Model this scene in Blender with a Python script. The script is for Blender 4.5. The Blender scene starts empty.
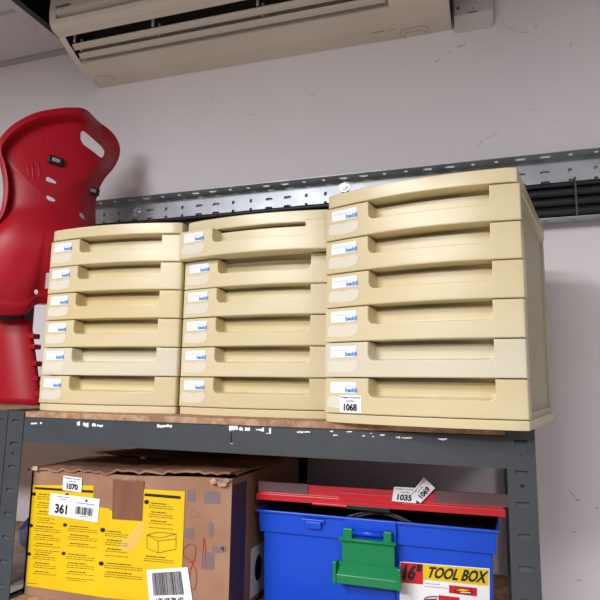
import bpy, bmesh, math, random
from mathutils import Vector, Matrix
random.seed(7)
S = bpy.context.scene
COL = S.collection
CZ = 1.55                      # camera height above the floor

# ------------------------------------------------------------------ camera
cam_d = bpy.data.cameras.new('camera'); cam = bpy.data.objects.new('camera', cam_d); COL.objects.link(cam)
cam_d.sensor_width = 36.0; cam_d.lens = 34.5; cam_d.clip_start = 0.02; cam_d.clip_end = 50
RT = ((0.94787121, -0.03361636, -0.31687555),
      (0.31833397, 0.14443006, 0.93691165),
      (0.01427079, -0.98894383, 0.14760232))      # columns: image right, image down, forward
rot = Matrix(((RT[0][0], -RT[0][1], -RT[0][2]), (RT[1][0], -RT[1][1], -RT[1][2]), (RT[2][0], -RT[2][1], -RT[2][2])))
cam.matrix_world = Matrix.Translation((0, 0, CZ)) @ rot.to_4x4()
S.camera = cam

# ------------------------------------------------------------------ view, world, lights
S.view_settings.view_transform = 'Standard'
try: S.view_settings.look = 'None'
except Exception: pass
S.view_settings.gamma = 1.0
S.view_settings.use_curve_mapping = False
S.view_settings.exposure = 0.54
w = bpy.data.worlds.new('world'); S.world = w; w.use_nodes = True
w.node_tree.nodes['Background'].inputs[0].default_value = (0.9, 0.93, 1.0, 1)
w.node_tree.nodes['Background'].inputs[1].default_value = 0.3

def area(name, loc, sx, sy, power, color=(1, 0.97, 0.93), rotx=0, rotz=0):
    d = bpy.data.lights.new(name, 'AREA'); d.shape = 'RECTANGLE'; d.size = sx; d.size_y = sy
    d.energy = power; d.color = color
    o = bpy.data.objects.new(name, d); COL.objects.link(o); o.location = loc
    o.rotation_euler = (rotx, 0, rotz); return o
area('ceiling_panel_near', (-1.15, -0.8, CZ + 1.02), 0.6, 0.6, 32, (0.98, 0.97, 1.0))
area('ceiling_panel_far', (-0.9, -1.95, CZ + 1.02), 1.2, 0.6, 86, (0.98, 0.97, 1.0))
area('ceiling_panel_right', (1.4, -1.3, CZ + 1.02), 0.6, 0.6, 16, (0.98, 0.97, 1.0))

# ------------------------------------------------------------------ helpers
def lin(c): return tuple(((v / 255) / 12.92 if v / 255 <= 0.04045 else ((v / 255 + 0.055) / 1.055) ** 2.4) for v in c)
MATS = {}
def mat(name, c, rough=0.5, metal=0.0, var=0.0, scale=8.0, c2=None, bump=0.0, bscale=60.0, alpha=1.0, trans=0.0, spec=0.5, stretch=None, lo=0.4, hi=0.65):
    if name in MATS: return MATS[name]
    m = bpy.data.materials.new(name); m.use_nodes = True; nt = m.node_tree; b = nt.nodes['Principled BSDF']
    b.inputs['Roughness'].default_value = rough; b.inputs['Metallic'].default_value = metal
    b.inputs['Alpha'].default_value = alpha; b.inputs['Transmission Weight'].default_value = trans
    b.inputs['Specular IOR Level'].default_value = spec
    L = lin(c); b.inputs['Base Color'].default_value = (*L, 1)
    tc = nt.nodes.new('ShaderNodeTexCoord'); mp = nt.nodes.new('ShaderNodeMapping'); nt.links.new(tc.outputs['Object'], mp.inputs[0])
    if stretch: mp.inputs['Scale'].default_value = stretch
    if c2 is not None or var > 0:
        n = nt.nodes.new('ShaderNodeTexNoise'); n.inputs['Scale'].default_value = scale; n.inputs['Detail'].default_value = 6
        nt.links.new(mp.outputs[0], n.inputs['Vector'])
        r = nt.nodes.new('ShaderNodeValToRGB'); r.color_ramp.elements[0].position = lo; r.color_ramp.elements[1].position = hi
        L2 = lin(c2) if c2 is not None else tuple(v * (1 - var) for v in L)
        r.color_ramp.elements[0].color = (*L2, 1); r.color_ramp.elements[1].color = (*L, 1)
        nt.links.new(n.outputs['Fac'], r.inputs[0]); nt.links.new(r.outputs[0], b.inputs['Base Color'])
    if bump > 0:
        n2 = nt.nodes.new('ShaderNodeTexNoise'); n2.inputs['Scale'].default_value = bscale; n2.inputs['Detail'].default_value = 3
        nt.links.new(mp.outputs[0], n2.inputs['Vector'])
        bp = nt.nodes.new('ShaderNodeBump'); bp.inputs['Strength'].default_value = bump; bp.inputs['Distance'].default_value = 0.002
        nt.links.new(n2.outputs['Fac'], bp.inputs['Height']); nt.links.new(bp.outputs[0], b.inputs['Normal'])
    MATS[name] = m; return m

def obj(name, bm, mats, parent=None, smooth=False, bevel=0.0, seg=2, solid=0.0):
    if isinstance(bm, bmesh.types.BMesh):
        me = bpy.data.meshes.new(name); bm.normal_update(); bm.to_mesh(me); bm.free()
    else: me = bm
    o = bpy.data.objects.new(name, me); COL.objects.link(o)
    if not isinstance(mats, (list, tuple)): mats = [mats]
    if not isinstance(bm, bpy.types.Mesh) or not len(me.materials):
        for m in mats: me.materials.append(m)
    if smooth:
        for p in me.polygons: p.use_smooth = True
    if solid:
        md = o.modifiers.new('solid', 'SOLIDIFY'); md.thickness = solid; md.offset = 0
    if bevel:
        md = o.modifiers.new('bevel', 'BEVEL'); md.width = bevel; md.segments = seg; md.limit_method = 'ANGLE'; md.angle_limit = math.radians(35)
        md.harden_normals = False
        if smooth: wn = o.modifiers.new('wn', 'WEIGHTED_NORMAL'); wn.keep_sharp = True
    if parent: o.parent = parent
    return o
def thing(name, label, cat, loc=(0, 0, 0), rz=0, group=None):
    o = bpy.data.objects.new(name, None); COL.objects.link(o); o.location = loc; o.rotation_euler = (0, 0, rz)
    o.empty_display_size = 0.05
    o['label'] = label; o['category'] = cat
    if group: o['group'] = group
    return o
def tag(o, label, cat, group=None):
    o['label'] = label; o['category'] = cat
    if group: o['group'] = group
    return o
def struct(name, bm, mats, parent=None, **k):
    o = obj(name, bm, mats, parent, **k)
    if parent is None: o['kind'] = 'structure'
    return o
def B(): return bmesh.new()
def box(bm, x0, x1, y0, y1, z0, z1, mi=0):
    v = [bm.verts.new(p) for p in ((x0, y0, z0), (x1, y0, z0), (x1, y1, z0), (x0, y1, z0), (x0, y0, z1), (x1, y0, z1), (x1, y1, z1), (x0, y1, z1))]
    for f in ((3, 2, 1, 0), (4, 5, 6, 7), (0, 1, 5, 4), (1, 2, 6, 5), (2, 3, 7, 6), (3, 0, 4, 7)):
        fc = bm.faces.new([v[i] for i in f]); fc.material_index = mi
    return v
def poly(bm, pts, mi=0):
    f = bm.faces.new([bm.verts.new(p) for p in pts]); f.material_index = mi; return f
def extr_x(bm, prof, x0, x1, mi=0):
    a = [bm.verts.new((x0, y, z)) for y, z in prof]; b = [bm.verts.new((x1, y, z)) for y, z in prof]; n = len(prof)
    for i in range(n):
        f = bm.faces.new((a[i], a[(i + 1) % n], b[(i + 1) % n], b[i])); f.material_index = mi
    bm.faces.new(a[::-1]).material_index = mi; bm.faces.new(b).material_index = mi
    bmesh.ops.recalc_face_normals(bm, faces=bm.faces)
def tube(bm, pts, r, seg=10, mi=0, caps=True):
    rings = []; n = len(pts); pts = [Vector(p) for p in pts]; up = Vector((0, 0, 1))
    for i, p in enumerate(pts):
        t = (pts[min(i + 1, n - 1)] - pts[max(i - 1, 0)]).normalized()
        a = t.cross(up)
        if a.length < 0.05: a = t.cross(Vector((1, 0, 0)))
        a.normalize(); b = t.cross(a).normalized()
        rr = r[i] if isinstance(r, (list, tuple)) else r
        rings.append([bm.verts.new(p + a * rr * math.cos(k * 2 * math.pi / seg) + b * rr * math.sin(k * 2 * math.pi / seg)) for k in range(seg)])
    for i in range(n - 1):
        for k in range(seg):
            f = bm.faces.new((rings[i][k], rings[i][(k + 1) % seg], rings[i + 1][(k + 1) % seg], rings[i + 1][k])); f.material_index = mi; f.smooth = True
    if caps:
        bm.faces.new(rings[0][::-1]).material_index = mi; bm.faces.new(rings[-1]).material_index = mi
def cyl(bm, c, axis, r, h, seg=16, mi=0):
    a = Vector(axis).normalized(); c = Vector(c)
    tube(bm, [c, c + a * h], r, seg, mi)
def ray(px, py):
    v = (px - 300, py - 300, 575.0)
    return Vector([sum(RT[i][k] * v[k] for k in range(3)) for i in range(3)])
def hit(px, py, Y):                       # the point of the plane y = Y seen at a place of the photograph
    r = ray(px, py); r = r * (Y / r.y); return Vector((r.x, r.y, r.z + CZ))
# text as mesh triangles in a unit box
TXT = {}
def text_geo(s, bold=0.0):
    if (s, bold) in TXT: return TXT[(s, bold)]
    cu = bpy.data.curves.new('t', 'FONT'); cu.body = s; cu.size = 1; cu.offset = bold; cu.resolution_u = 4
    o = bpy.data.objects.new('t', cu); COL.objects.link(o)
    me = bpy.data.meshes.new_from_object(o.evaluated_get(bpy.context.evaluated_depsgraph_get()))
    vs = [(v.co.x, v.co.y) for v in me.vertices]; fs = [tuple(p.vertices) for p in me.polygons]
    bpy.data.objects.remove(o); bpy.data.curves.remove(cu); bpy.data.meshes.remove(me)
    x0 = min(v[0] for v in vs); x1 = max(v[0] for v in vs); y0 = min(v[1] for v in vs); y1 = max(v[1] for v in vs)
    vs = [((x - x0) / (x1 - x0), (y - y0) / (y1 - y0)) for x, y in vs]
    TXT[(s, bold)] = (vs, fs); return vs, fs
def put_text(bm, s, u0, v0, u1, v1, fn, mi=1, bold=0.0, shear=0.0):
    vs, fs = text_geo(s, bold)
    bv = [bm.verts.new(fn(u0 + (u1 - u0) * (x + shear * y), v0 + (v1 - v0) * y)) for x, y in vs]
    for f in fs:
        try: bm.faces.new([bv[i] for i in f]).material_index = mi
        except ValueError: pass
def rect(bm, u0, v0, u1, v1, fn, mi=0, n=1):
    for i in range(n):
        a = u0 + (u1 - u0) * i / n; b = u0 + (u1 - u0) * (i + 1) / n
        poly(bm, [fn(a, v0), fn(b, v0), fn(b, v1), fn(a, v1)], mi)
def frame(o, u, v, n):                    # maps label coordinates to a plane, layer k lifted along its normal
    o, u, v, n = Vector(o), Vector(u).normalized(), Vector(v).normalized(), Vector(n).normalized()
    return lambda k: (lambda a, b: o + u * a + v * b + n * (0.0003 + 0.00025 * k))

# ------------------------------------------------------------------ materials
WALL = mat('painted_wall', (241, 236, 239), 0.75, var=0.05, scale=1.6, bump=0.25, bscale=25)
WALLD = mat('far_wall_paint', (112, 106, 102), 0.8, var=0.2)
CEIL = mat('ceiling_tile', (205, 200, 199), 0.9, var=0.06, scale=30, bump=0.3, bscale=300)
VOID = mat('ceiling_void', (16, 16, 18), 0.9)
BLKEDGE = mat('black_grid_edge', (30, 29, 31), 0.5)
TRIM = mat('grid_trim', (170, 164, 164), 0.6)
FLOOR = mat('floor_vinyl', (178, 172, 166), 0.6, var=0.1)
GREY = mat('grey_shelf_paint', (64, 69, 73), 0.42, var=0.10, scale=30, bump=0.1, bscale=200)
GREYD = mat('slot_shadow_paint', (60, 64, 67), 0.5)
CHIP = mat('chipboard', (190, 154, 122), 0.8, c2=(150, 112, 84), scale=60, bump=0.5, bscale=250)
GALV = mat('galvanised_steel', (188, 194, 200), 0.42, 0.75, var=0.18, scale=18)
CABLE = mat('black_cable_sheath', (24, 25, 30), 0.42)
TIE = mat('cable_tie', (70, 70, 74), 0.4)
ZINC = mat('zinc_bolt', (225, 226, 230), 0.3, 0.8)
CREAMS = [mat('cream_plastic_%s' % n, c, 0.3, c2=c2, scale=5, lo=0.3, hi=0.7, spec=0.45, stretch=(1, 1, 3)) for n, c, c2 in
          (('warm', (222, 208, 168), (215, 199, 154)), ('plain', (225, 213, 176), (219, 204, 164)), ('pale', (223, 215, 192), (217, 208, 181)), ('deep', (220, 203, 156), (212, 192, 141)))]
CARC = mat('cream_carcass', (212, 200, 176), 0.5, c2=(204, 192, 168), scale=4)
PANEL = mat('cream_side_panel', (198, 190, 164), 0.55, c2=(188, 180, 152), scale=3, stretch=(1, 1, .3))
PAPER = mat('white_paper', (245, 245, 250), 0.6)
RESID = mat('sticker_residue', (228, 221, 202), 0.4)
INK = mat('black_ink', (18, 18, 20), 0.6)
INKG = mat('faded_ink', (90, 92, 100), 0.6)
FAINT = mat('pale_rule', (205, 205, 218), 0.6)
BLUEI = mat('blue_ink', (50, 140, 214), 0.5)
CLEAR = mat('clear_tab', (220, 220, 225), 0.15, alpha=0.35)
ACM = mat('air_conditioner_plastic', (228, 218, 205), 0.42, c2=(220, 210, 196), scale=3)
ACL = mat('air_conditioner_louvre', (208, 199, 186), 0.45)
DARK = mat('outlet_dark', (22, 21, 22), 0.7)
LINE = mat('moulded_line', (140, 132, 120), 0.6)
SWW = mat('switch_plastic', (206, 202, 200), 0.45)
RED = mat('red_shell_plastic', (184, 24, 44), 0.40, c2=(168, 18, 36), scale=4, bump=0.15, bscale=400, spec=0.3)
BLACKP = mat('black_plastic', (22, 22, 24), 0.35)
STEEL = mat('buckle_steel', (190, 190, 195), 0.3, 0.7)
CARD = mat('brown_card', (170, 132, 104), 0.8, c2=(150, 110, 84), scale=9, bump=0.3, bscale=40)
CARDF = mat('brown_card_flap', (158, 118, 92), 0.85, c2=(128, 92, 70), scale=12, bump=0.5, bscale=50)
CARDT = mat('torn_card_edge', (205, 178, 150), 0.9, c2=(150, 118, 92), scale=60)
TAPE = mat('brown_packing_tape', (140, 98, 76), 0.3, c2=(126, 86, 64), scale=10, stretch=(4, 1, .5))
CTAPE = mat('clear_crinkled_tape', (240, 222, 200), 0.15, alpha=0.16, bump=0.9, bscale=60)
YEL = mat('yellow_print', (236, 202, 12), 0.45, c2=(228, 188, 4), scale=5)
PURP = mat('faded_purple_print', (138, 118, 124), 0.8, alpha=0.7)
PURPD = mat('purple_side_strip', (78, 60, 80), 0.75)
REDI = mat('red_marker', (178, 40, 44), 0.6)
LIDR = mat('red_lid_plastic', (206, 32, 46), 0.33)
SMOKE = mat('smoked_clear_plastic', (120, 96, 100), 0.15, alpha=0.85)
BLUEP = mat('blue_toolbox_plastic', (0, 74, 208), 0.36, bump=0.1, bscale=300)
GREEN = mat('green_latch_plastic', (0, 128, 74), 0.3)
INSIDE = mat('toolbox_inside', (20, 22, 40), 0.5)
LREDD = mat('label_red', (206, 22, 40), 0.4)
BAG = mat('clear_polythene', (150, 152, 160), 0.12, alpha=0.35, bump=1.0, bscale=45)
NAVY = mat('navy_cloth', (28, 36, 84), 0.7)
BSHEET = mat('added_black_sheet', (20, 18, 19), 0.7)
SCUFF = mat('wall_scuff', (138, 130, 134), 0.8, alpha=0.55)
RESW = mat('white_label_remnant', (236, 237, 240), 0.7)

# ------------------------------------------------------------------ room
WY = 1.36; CH = CZ + 1.036
XL, XR, YF = -3.2, 2.6, -3.6
b = B(); box(b, XL, XR, WY, WY + 0.1, 0, CH + 0.5); struct('wall_back', b, WALL)
b = B(); box(b, XL - 0.1, XL, YF, WY + 0.1, 0, CH + 0.5); struct('wall_left', b, WALLD)
b = B(); box(b, XR, XR + 0.1, YF, WY + 0.1, 0, CH + 0.5); struct('wall_right', b, WALLD)
b = B(); box(b, XL, XR, YF - 0.1, YF, 0, CH + 0.5); struct('wall_front', b, WALLD)
b = B(); box(b, XL, XR, YF, WY, -0.05, 0); struct('floor', b, FLOOR)
b = B()
HX0, HX1, HY0 = -1.222, 0.12, 0.62         # the missing tiles around the air conditioner
box(b, XL, HX0, YF, WY, CH, CH + 0.02); box(b, HX1, XR, YF, WY, CH, CH + 0.02); box(b, HX0, HX1, YF, HY0, CH, CH + 0.02)
box(b, XL, XR, YF, WY, CH + 0.46, CH + 0.48, 1)
for q in ((HX0 - .02, HX0 - .0, HY0 - .02, WY), (HX1, HX1 + .02, HY0 - .02, WY), (HX0, HX1, HY0 - .02, HY0 - .001)):
    box(b, *q, CH + 0.021, CH + 0.459, 1)
poly(b, [(HX0, WY - .002, CH), (HX1, WY - .002, CH), (HX1, WY - .002, CH + .459), (HX0, WY - .002, CH + .459)], 1)
struct('ceiling', b, [CEIL, VOID])
b = B(); box(b, HX0 + .001, HX0 + 0.022, HY0, WY - .003, CH - 0.003, CH + 0.03); struct('trim_1', b, BLKEDGE)
b = B(); box(b, XL, HX0 - .001, WY - 0.022, WY, CH - 0.006, CH); struct('trim_2', b, TRIM)
b = B(); box(b, XL, -1.25, 1.14, 1.152, CH - 0.0015, CH); struct('trim_3', b, TRIM)
b = B(); box(b, HX1 + .001, XR, WY - 0.022, WY, CH - 0.006, CH); struct('trim_4', b, TRIM)

# scuffs on the wall
wall = bpy.data.objects['wall_back']
b = B()
for (x0, y0, x1, y1, t) in ((456, 48, 464, 45, .9), (440, 59, 434, 62, .9), (446, 53, 451, 52, .6), (464, 45, 465, 42, .7), (535, 29, 537, 24, .7),
                            (570, 48, 572, 42, .6), (478, 146, 484, 139, .5), (484, 139, 500, 134, .4), (500, 22, 515, 32, .4), (515, 32, 530, 33, .4),
                            (531, 110, 536, 109, .5), (555, 122, 559, 122, .5), (310, 95, 316, 94, .6), (568, 490, 577, 499, .7), (595, 508, 600, 508, .8),
                            (575, 500, 580, 501, 1.1), (572, 532, 576, 533, .8), (20, 15, 20.5, 15, .1), (283, 152, 285, 153, .7), (212, 99, 213, 101, .8),
                            (575, 580, 583, 581, .8), (240, 112, 262, 117, .3)):
    p, q = hit(x0, y0, WY - .0006), hit(x1, y1, WY - .0006)
    if p.z > CH: continue
    d = (q - p).normalized() * 0.0006; n = Vector((-d.z, 0, d.x)) * t * 1.6
    m = (p + q) / 2 + n * 1.3
    poly(b, [p - n * .3, q - n * .3, q + n * .3, m + n, p + n * .3])
obj('scuff_marks', b, SCUFF, wall)

# ------------------------------------------------------------------ shelving
SY = 0.857                                   # front plane of the shelving
ST = CZ - 0.0537                             # top of the upper shelf
S2 = CZ - 0.378                              # top of the lower shelf
SB = 1.325                                   # back of the shelving
shelf = thing('shelving_unit', 'dark grey steel shelving unit with chipboard shelves carrying the cream drawer cabinets', 'shelving', (-0.4, SY, 0))
bay = thing('shelving_unit', 'dark grey steel shelving bay joined on the left, cut by the photo edge', 'shelving', (-1.4, SY, 0))
def pobj(name, bm, m, parent, **k):
    o = obj(name, bm, m, parent, **k); o.matrix_parent_inverse = Matrix.Translation(parent.location).inverted(); return o
def post_mesh(x0, x1, y, zt, front=True, corner=1):
    """L-section upright: punched front flange, plain side flange on the outer edge"""
    bm = B(); T = 0.0016; w_ = x1 - x0
    slots = []; z = CZ - 0.072
    while z > 0.05: slots.append(z); z -= 0.0408
    cuts = [zt, 0.0]
    sx0, sx1 = x0 + w_ * .28, x0 + w_ * .72
    hh = 0.0034
    prev = zt
    yb = y if front else y - 0
    for s in slots:
        a, c = s + hh, s - hh
        box(bm, x0, x1, yb, yb + T, a, prev)
        box(bm, x0, sx0, yb, yb + T, c, a); box(bm, sx1, x1, yb, yb + T, c, a)
        # pressed tab left in the slot
        poly(bm, [(sx0, yb + 0.0042, a), (sx1, yb + 0.0042, a), (sx1, yb + 0.0002, c), (sx0, yb + 0.0002, c)])
        poly(bm, [(sx0 - .001, yb - 0.0004, c - .0012), (sx1 + .001, yb - 0.0004, c - .0012), (sx1 + .001, yb - 0.0003, c), (sx0 - .001, yb - 0.0003, c)])
        prev = c
    box(bm, x0, x1, yb, yb + T, 0.0, prev)
    xs = (x1 - T, x1) if corner > 0 else (x0, x0 + T)
    if front: box(bm, xs[0], xs[1], yb + T, yb + 0.035, 0, zt)
    else: box(bm, xs[0], xs[1], yb - 0.035, yb, 0, zt)
    for dz, r in ((-0.129, .0024), (-0.089, .0011)):
        cx = (x0 + x1) / 2
        ring = [(cx + r * math.cos(t * math.pi / 6), yb - 0.0003, CZ + dz + r * math.sin(t * math.pi / 6)) for t in range(12)]
        f = poly(bm, ring, 1)
    return bm
PT = CZ - 0.0535
for (x0, x1, c, par) in ((-0.857, -0.8205, -1, shelf), (0.0115, 0.0485, 1, shelf), (-0.8965, -0.8585, 1, bay), (-1.80, -1.765, -1, bay)):
    pobj('post', post_mesh(x0, x1, SY, PT, True, c), [GREY, VOID], par)
    pobj('post', post_mesh(x0, x1, SB, PT, False, c), [GREY, VOID], par)
def beam(x0, x1, y, zt, par, dirn=1):
    bm = B(); H = 0.0442; T = 0.0016
    # C-shaped pressed beam with a rolled top edge
    prof = [(y, zt - H), (y, zt - .002), (y + dirn * .002, zt), (y + dirn * .012, zt), (y + dirn * .012, zt - T), (y + dirn * .003, zt - T), (y + dirn * T, zt - .004), (y + dirn * T, zt - H + T), (y + dirn * .010, zt - H + T), (y + dirn * .010, zt - H)]
    extr_x(bm, prof, x0, x1)
    return pobj('beam', bm, GREY, par)
for par, x0, x1 in ((shelf, -0.8215, 0.0125), (bay, -1.766, -0.8955)):
    for top in (ST - 0.0100, S2 - 0.0100):
        beam(x0, x1, SY - 0.0006 + .0022, top, par); beam(x0, x1, SB - 0.001, top, par, -1)
        for xs in (x0 - .032, x1 + .031):
            bm = B(); box(bm, xs - .0008, xs + .0008, SY + .037, SB - .037, top - .044, top); pobj('side_rail', bm, GREY, par)
for par, x0, x1 in ((shelf, -0.8195, 0.0105), (bay, -1.763, -0.8985)):
    for t in (ST, S2):
        bm = B(); box(bm, x0, x1, SY + .0025, SB - .0035, t - .0098, t); pobj('shelf_board', bm, CHIP, par)
# remnants of white labels on the front beam
yb = SY + .0011
def patch(x0, y0, x1, y1):
    bm = B()
    n = max(3, int((x1 - x0) / 1.3)); top = []; bot = []
    for i in range(n + 1):
        x = x0 + (x1 - x0) * i / n
        t = hit(x, y0 + random.uniform(0, (y1 - y0) * .35), yb); s = hit(x, y1 - random.uniform(0, (y1 - y0) * .45), yb)
        top.append(t); bot.append(s)
    for i in range(n):
        poly(bm, [bot[i], bot[i + 1], top[i + 1], top[i]])
    bmesh.ops.remove_doubles(bm, verts=bm.verts, dist=1e-6); pobj('label_remnant', bm, RESW, shelf)
for q in ((31, 422.5, 37, 424.5), (40, 422, 42, 424.5), (77, 420, 80, 426), (83, 422, 88.5, 427.5), (92, 422.5, 96, 427.5), (97, 424, 103, 427.5), (157, 424, 172, 428.5),
          (229, 425.5, 238, 431.5), (239, 426.5, 243, 432), (245, 427, 250, 431.5), (256, 428.5, 260, 431), (260, 427, 264, 433), (269, 427.5, 271, 434), (266, 433, 271, 434),
          (230, 443, 232.5, 444), (297, 431, 310, 433.2), (330, 430, 333, 433), (333, 434.5, 338, 436), (346, 431, 352, 432.5), (362, 435, 365, 437), (372, 436, 374, 437.5),
          (380, 434, 385, 436), (396, 436, 400, 439), (401, 437, 412, 439), (438, 438, 447, 440.5), (370, 433, 372, 434)):
    patch(*q)
bm = B()
poly(bm, [hit(230.6, 433, yb), hit(231.8, 433, yb), hit(231.8, 443, yb), hit(230.6, 443, yb)]); pobj('label_scratch', bm, VOID, shelf)

# ------------------------------------------------------------------ drawer cabinets
W, D, H = 0.294, 0.36, 0.357
BOW = 0.018
def bow(x): t = min(max(x / W, 0), 1); return -BOW * 4 * t * (1 - t)
PITCH = 0.0535; Z0 = 0.0140; DH = 0.0519
RX0, RX1 = 0.260 * W, 0.866 * W
def drawer_mesh():
    bm = B()
    xs = set(); zs = set()
    for i in range(31): xs.add(round(W * i / 30, 5))
    for e in (RX0, RX1):
        for i in range(-5, 19): xs.add(round(e + (i if e == RX0 else -i) * 0.0008, 5))
    for i in range(3): xs.add(round(.0012 * i, 5)); xs.add(round(W - .0012 * i, 5))
    xs = sorted(xs); xs = [x for i, x in enumerate(xs) if i == 0 or x - xs[i - 1] > 0.00035]; xs[-1] = W
    zr = DH * 0.46
    for i in range(9): zs.add(DH * i / 8)
    for i in range(-5, 17): zs.add(round(zr + i * .0008, 5))
    zs |= {.0010, .0022, DH - .001, DH - .0022}
    zs = sorted(zs); zs = [z for i, z in enumerate(zs) if i == 0 or z - zs[i - 1] > 0.0003]
    cx, hx = (RX0 + RX1) / 2, (RX1 - RX0) / 2
    def mask(x, z):
        # signed distance to a rounded slot open at the top
        r = 0.010; qx = abs(x - cx) - (hx - r); qz = (zr + r) - z
        d = math.hypot(max(qx, 0), max(qz, 0)) + min(max(qx, qz), 0) - r
        t = min(max(-d / 0.0042, 0), 1); return t * t * (3 - 2 * t)
    def edge(d, r=.0022):
        if d >= r: return 0
        return r - math.sqrt(max(r * r - (r - d) ** 2, 0))
    grid = []
    for z in zs:
        row = []
        for x in xs:
            m = mask(x, z)
            yy = bow(x) + edge(x) + edge(W - x) + edge(z, .0014) + edge(DH - z, .0014) * (1 - m) + m * 0.029
            zz = z - (0.0042 * m if z > DH - .004 else 0)
            row.append(bm.verts.new((x, yy, zz)))
        grid.append(row)
    for j in range(len(zs) - 1):
        for i in range(len(xs) - 1):
            bm.faces.new((grid[j][i], grid[j][i + 1], grid[j + 1][i + 1], grid[j + 1][i])).smooth = True
    loop = grid[0][:] + [r[-1] for r in grid[1:]] + grid[-1][-2::-1] + [r[0] for r in grid[-2:0:-1]]
    back = [bm.verts.new((v.co.x, 0.0215, v.co.z)) for v in loop]; n = len(loop)
    for i in range(n): bm.faces.new((loop[(i + 1) % n], loop[i], back[i], back[(i + 1) % n]))
    # tray behind the front
    box(bm, .012, W - .012, .0215, D - .03, .004, DH - .012)
    me = bpy.data.meshes.new('drawer'); bm.normal_update(); bm.to_mesh(me); bm.free(); return me
def bowed_slab(z0, z1, y1, inset=0.0, fwd=0.0):
    bm = B(); n = 28; fr = []; x0, x1 = inset, W - inset
    for i in range(n + 1):
        x = x0 + (x1 - x0) * i / n; e = 0.003 if i in (0, n) else 0
        fr.append((x, bow(x) - fwd + e))
    lo = [bm.verts.new((x, y, z0)) for x, y in fr]; hi = [bm.verts.new((x, y, z1)) for x, y in fr]
    bl = [bm.verts.new((x1, y1, z0)), bm.verts.new((x0, y1, z0))]; bh = [bm.verts.new((x1, y1, z1)), bm.verts.new((x0, y1, z1))]
    for i in range(n): bm.faces.new((lo[i], lo[i + 1], hi[i + 1], hi[i])).smooth = True
    bm.faces.new((lo[-1], bl[0], bh[0], hi[-1])); bm.faces.new((bl[0], bl[1], bh[1], bh[0])); bm.faces.new((bl[1], lo[0], hi[0], bh[1]))
    bm.faces.new(hi + bh); bm.faces.new((lo + bl)[::-1])
    return bm
def cap_mesh():
    bm = bowed_slab(H - .0215, H, D, .003)
    return bm
def carcass_mesh():
    bm = B()
    box(bm, .009, W - .009, .0222, D - .004, .012, H - .018)                 # inner box
    for x0, x1 in ((.005, .0095), (W - .0095, W - .005)):
        box(bm, x0, x1, .0222, .046, .012, H - .018, 0); box(bm, x0, x1, D - .022, D - .002, .012, H - .018, 0)
        box(bm, x0, x1, .046, D - .022, .012, .022, 0); box(bm, x0, x1, .046, D - .022, H - .034, H - .018, 0)
    for f in bm.faces:
        c = f.calc_center_median()
        if abs(f.normal.x) > .9 or True:
            if (abs(c.x - .009) < 1e-4 or abs(c.x - (W - .009)) < 1e-4) and len(f.verts) == 4:
                f.material_index = 1
    return bm
dm = drawer_mesh()
def onface(dy):
    return lambda x, z: Vector((x, bow(x) - dy, z))
def label_mesh():
    bm = B(); fn = onface(.0006)
    rect(bm, .040 * W, .57 * DH, .196 * W, .90 * DH, fn, 0, 5)
    f2 = onface(.0009)
    rect(bm, .048 * W, .765 * DH, .165 * W, .780 * DH, f2, 1, 3)
    return bm
def logo_mesh():
    bm = B(); put_text(bm, 'beddi', .132 * W, .60 * DH, .200 * W, .735 * DH, onface(.0011), 0, 0.03)
    return bm
def residue_mesh():
    bm = B(); fn = onface(.0004)
    pts = [(.022, .17), (.09, .13), (.175, .15), (.198, .22), (.208, .42), (.19, .49), (.10, .50), (.03, .485), (.020, .36)]
    n = len(pts); bm2 = [bm.verts.new(fn(a * W, c * DH)) for a, c in pts]
    bm.faces.new(bm2); return bm
lm = label_mesh(); lme = bpy.data.meshes.new('label'); lm.to_mesh(lme); lm.free(); lme.materials.append(PAPER); lme.materials.append(FAINT)
gm = logo_mesh(); gme = bpy.data.meshes.new('logo'); gm.to_mesh(gme); gm.free(); gme.materials.append(BLUEI)
rm = residue_mesh(); rme = bpy.data.meshes.new('residue'); rm.to_mesh(rme); rm.free(); rme.materials.append(RESID)
dms = {}
def drawer_me(k):
    if k not in dms:
        m = dm.copy(); m.materials.append(CREAMS[k]); dms[k] = m
    return dms[k]
def cabinet(label, x, y, th, tones, pulls, capk, basek):
    t = thing('drawer_cabinet', label, 'drawer cabinet', (x, y, ST), th, 'cream drawer cabinets on the top shelf')
    obj('carcass', carcass_mesh(), [CARC, PANEL], t)
    obj('top_panel', cap_mesh(), CREAMS[capk], t, smooth=True, bevel=.0018)
    obj('base_panel', bowed_slab(0, .0130, D, .001), CREAMS[basek], t, smooth=True, bevel=.0012)
    for i in range(6):                         # 0 = bottom drawer
        dr = bpy.data.objects.new('drawer', drawer_me(tones[i])); COL.objects.link(dr); dr.parent = t
        dx, dy, rz = pulls[i]
        dr.location = (dx, dy, Z0 + PITCH * i); dr.rotation_euler = (0, 0, rz)
        for nm, me in (('label', lme), ('sticker_residue', rme), ('logo', gme)):
            c = bpy.data.objects.new(nm, me); COL.objects.link(c); c.parent = dr
            if nm == 'label': c['label'] = 'white paper drawer label'
            if nm == 'logo': c['label'] = 'blue printed logo'
            if nm == 'sticker_residue': c['label'] = 'pale remnant of a peeled sticker'
    return t
def pl(**k):
    r = []
    for i in range(6):
        r.append(k.get('d%d' % i, (random.uniform(-.0008, .0008), random.uniform(-.001, .0006), 0)))
    return r
c1 = cabinet('leftmost cream six-drawer plastic cabinet, beside the red child seat', -0.8424, 0.9140, 0.0507, [0, 2, 0, 3, 0, 1], pl(), 0, 1)
c2 = cabinet('middle cream six-drawer plastic cabinet with its top drawer pulled out slightly', -0.5470, 0.9370, -0.0320, [0, 1, 0, 1, 1, 1], pl(d5=(-.001, -.020, -.02)), 1, 0)
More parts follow.
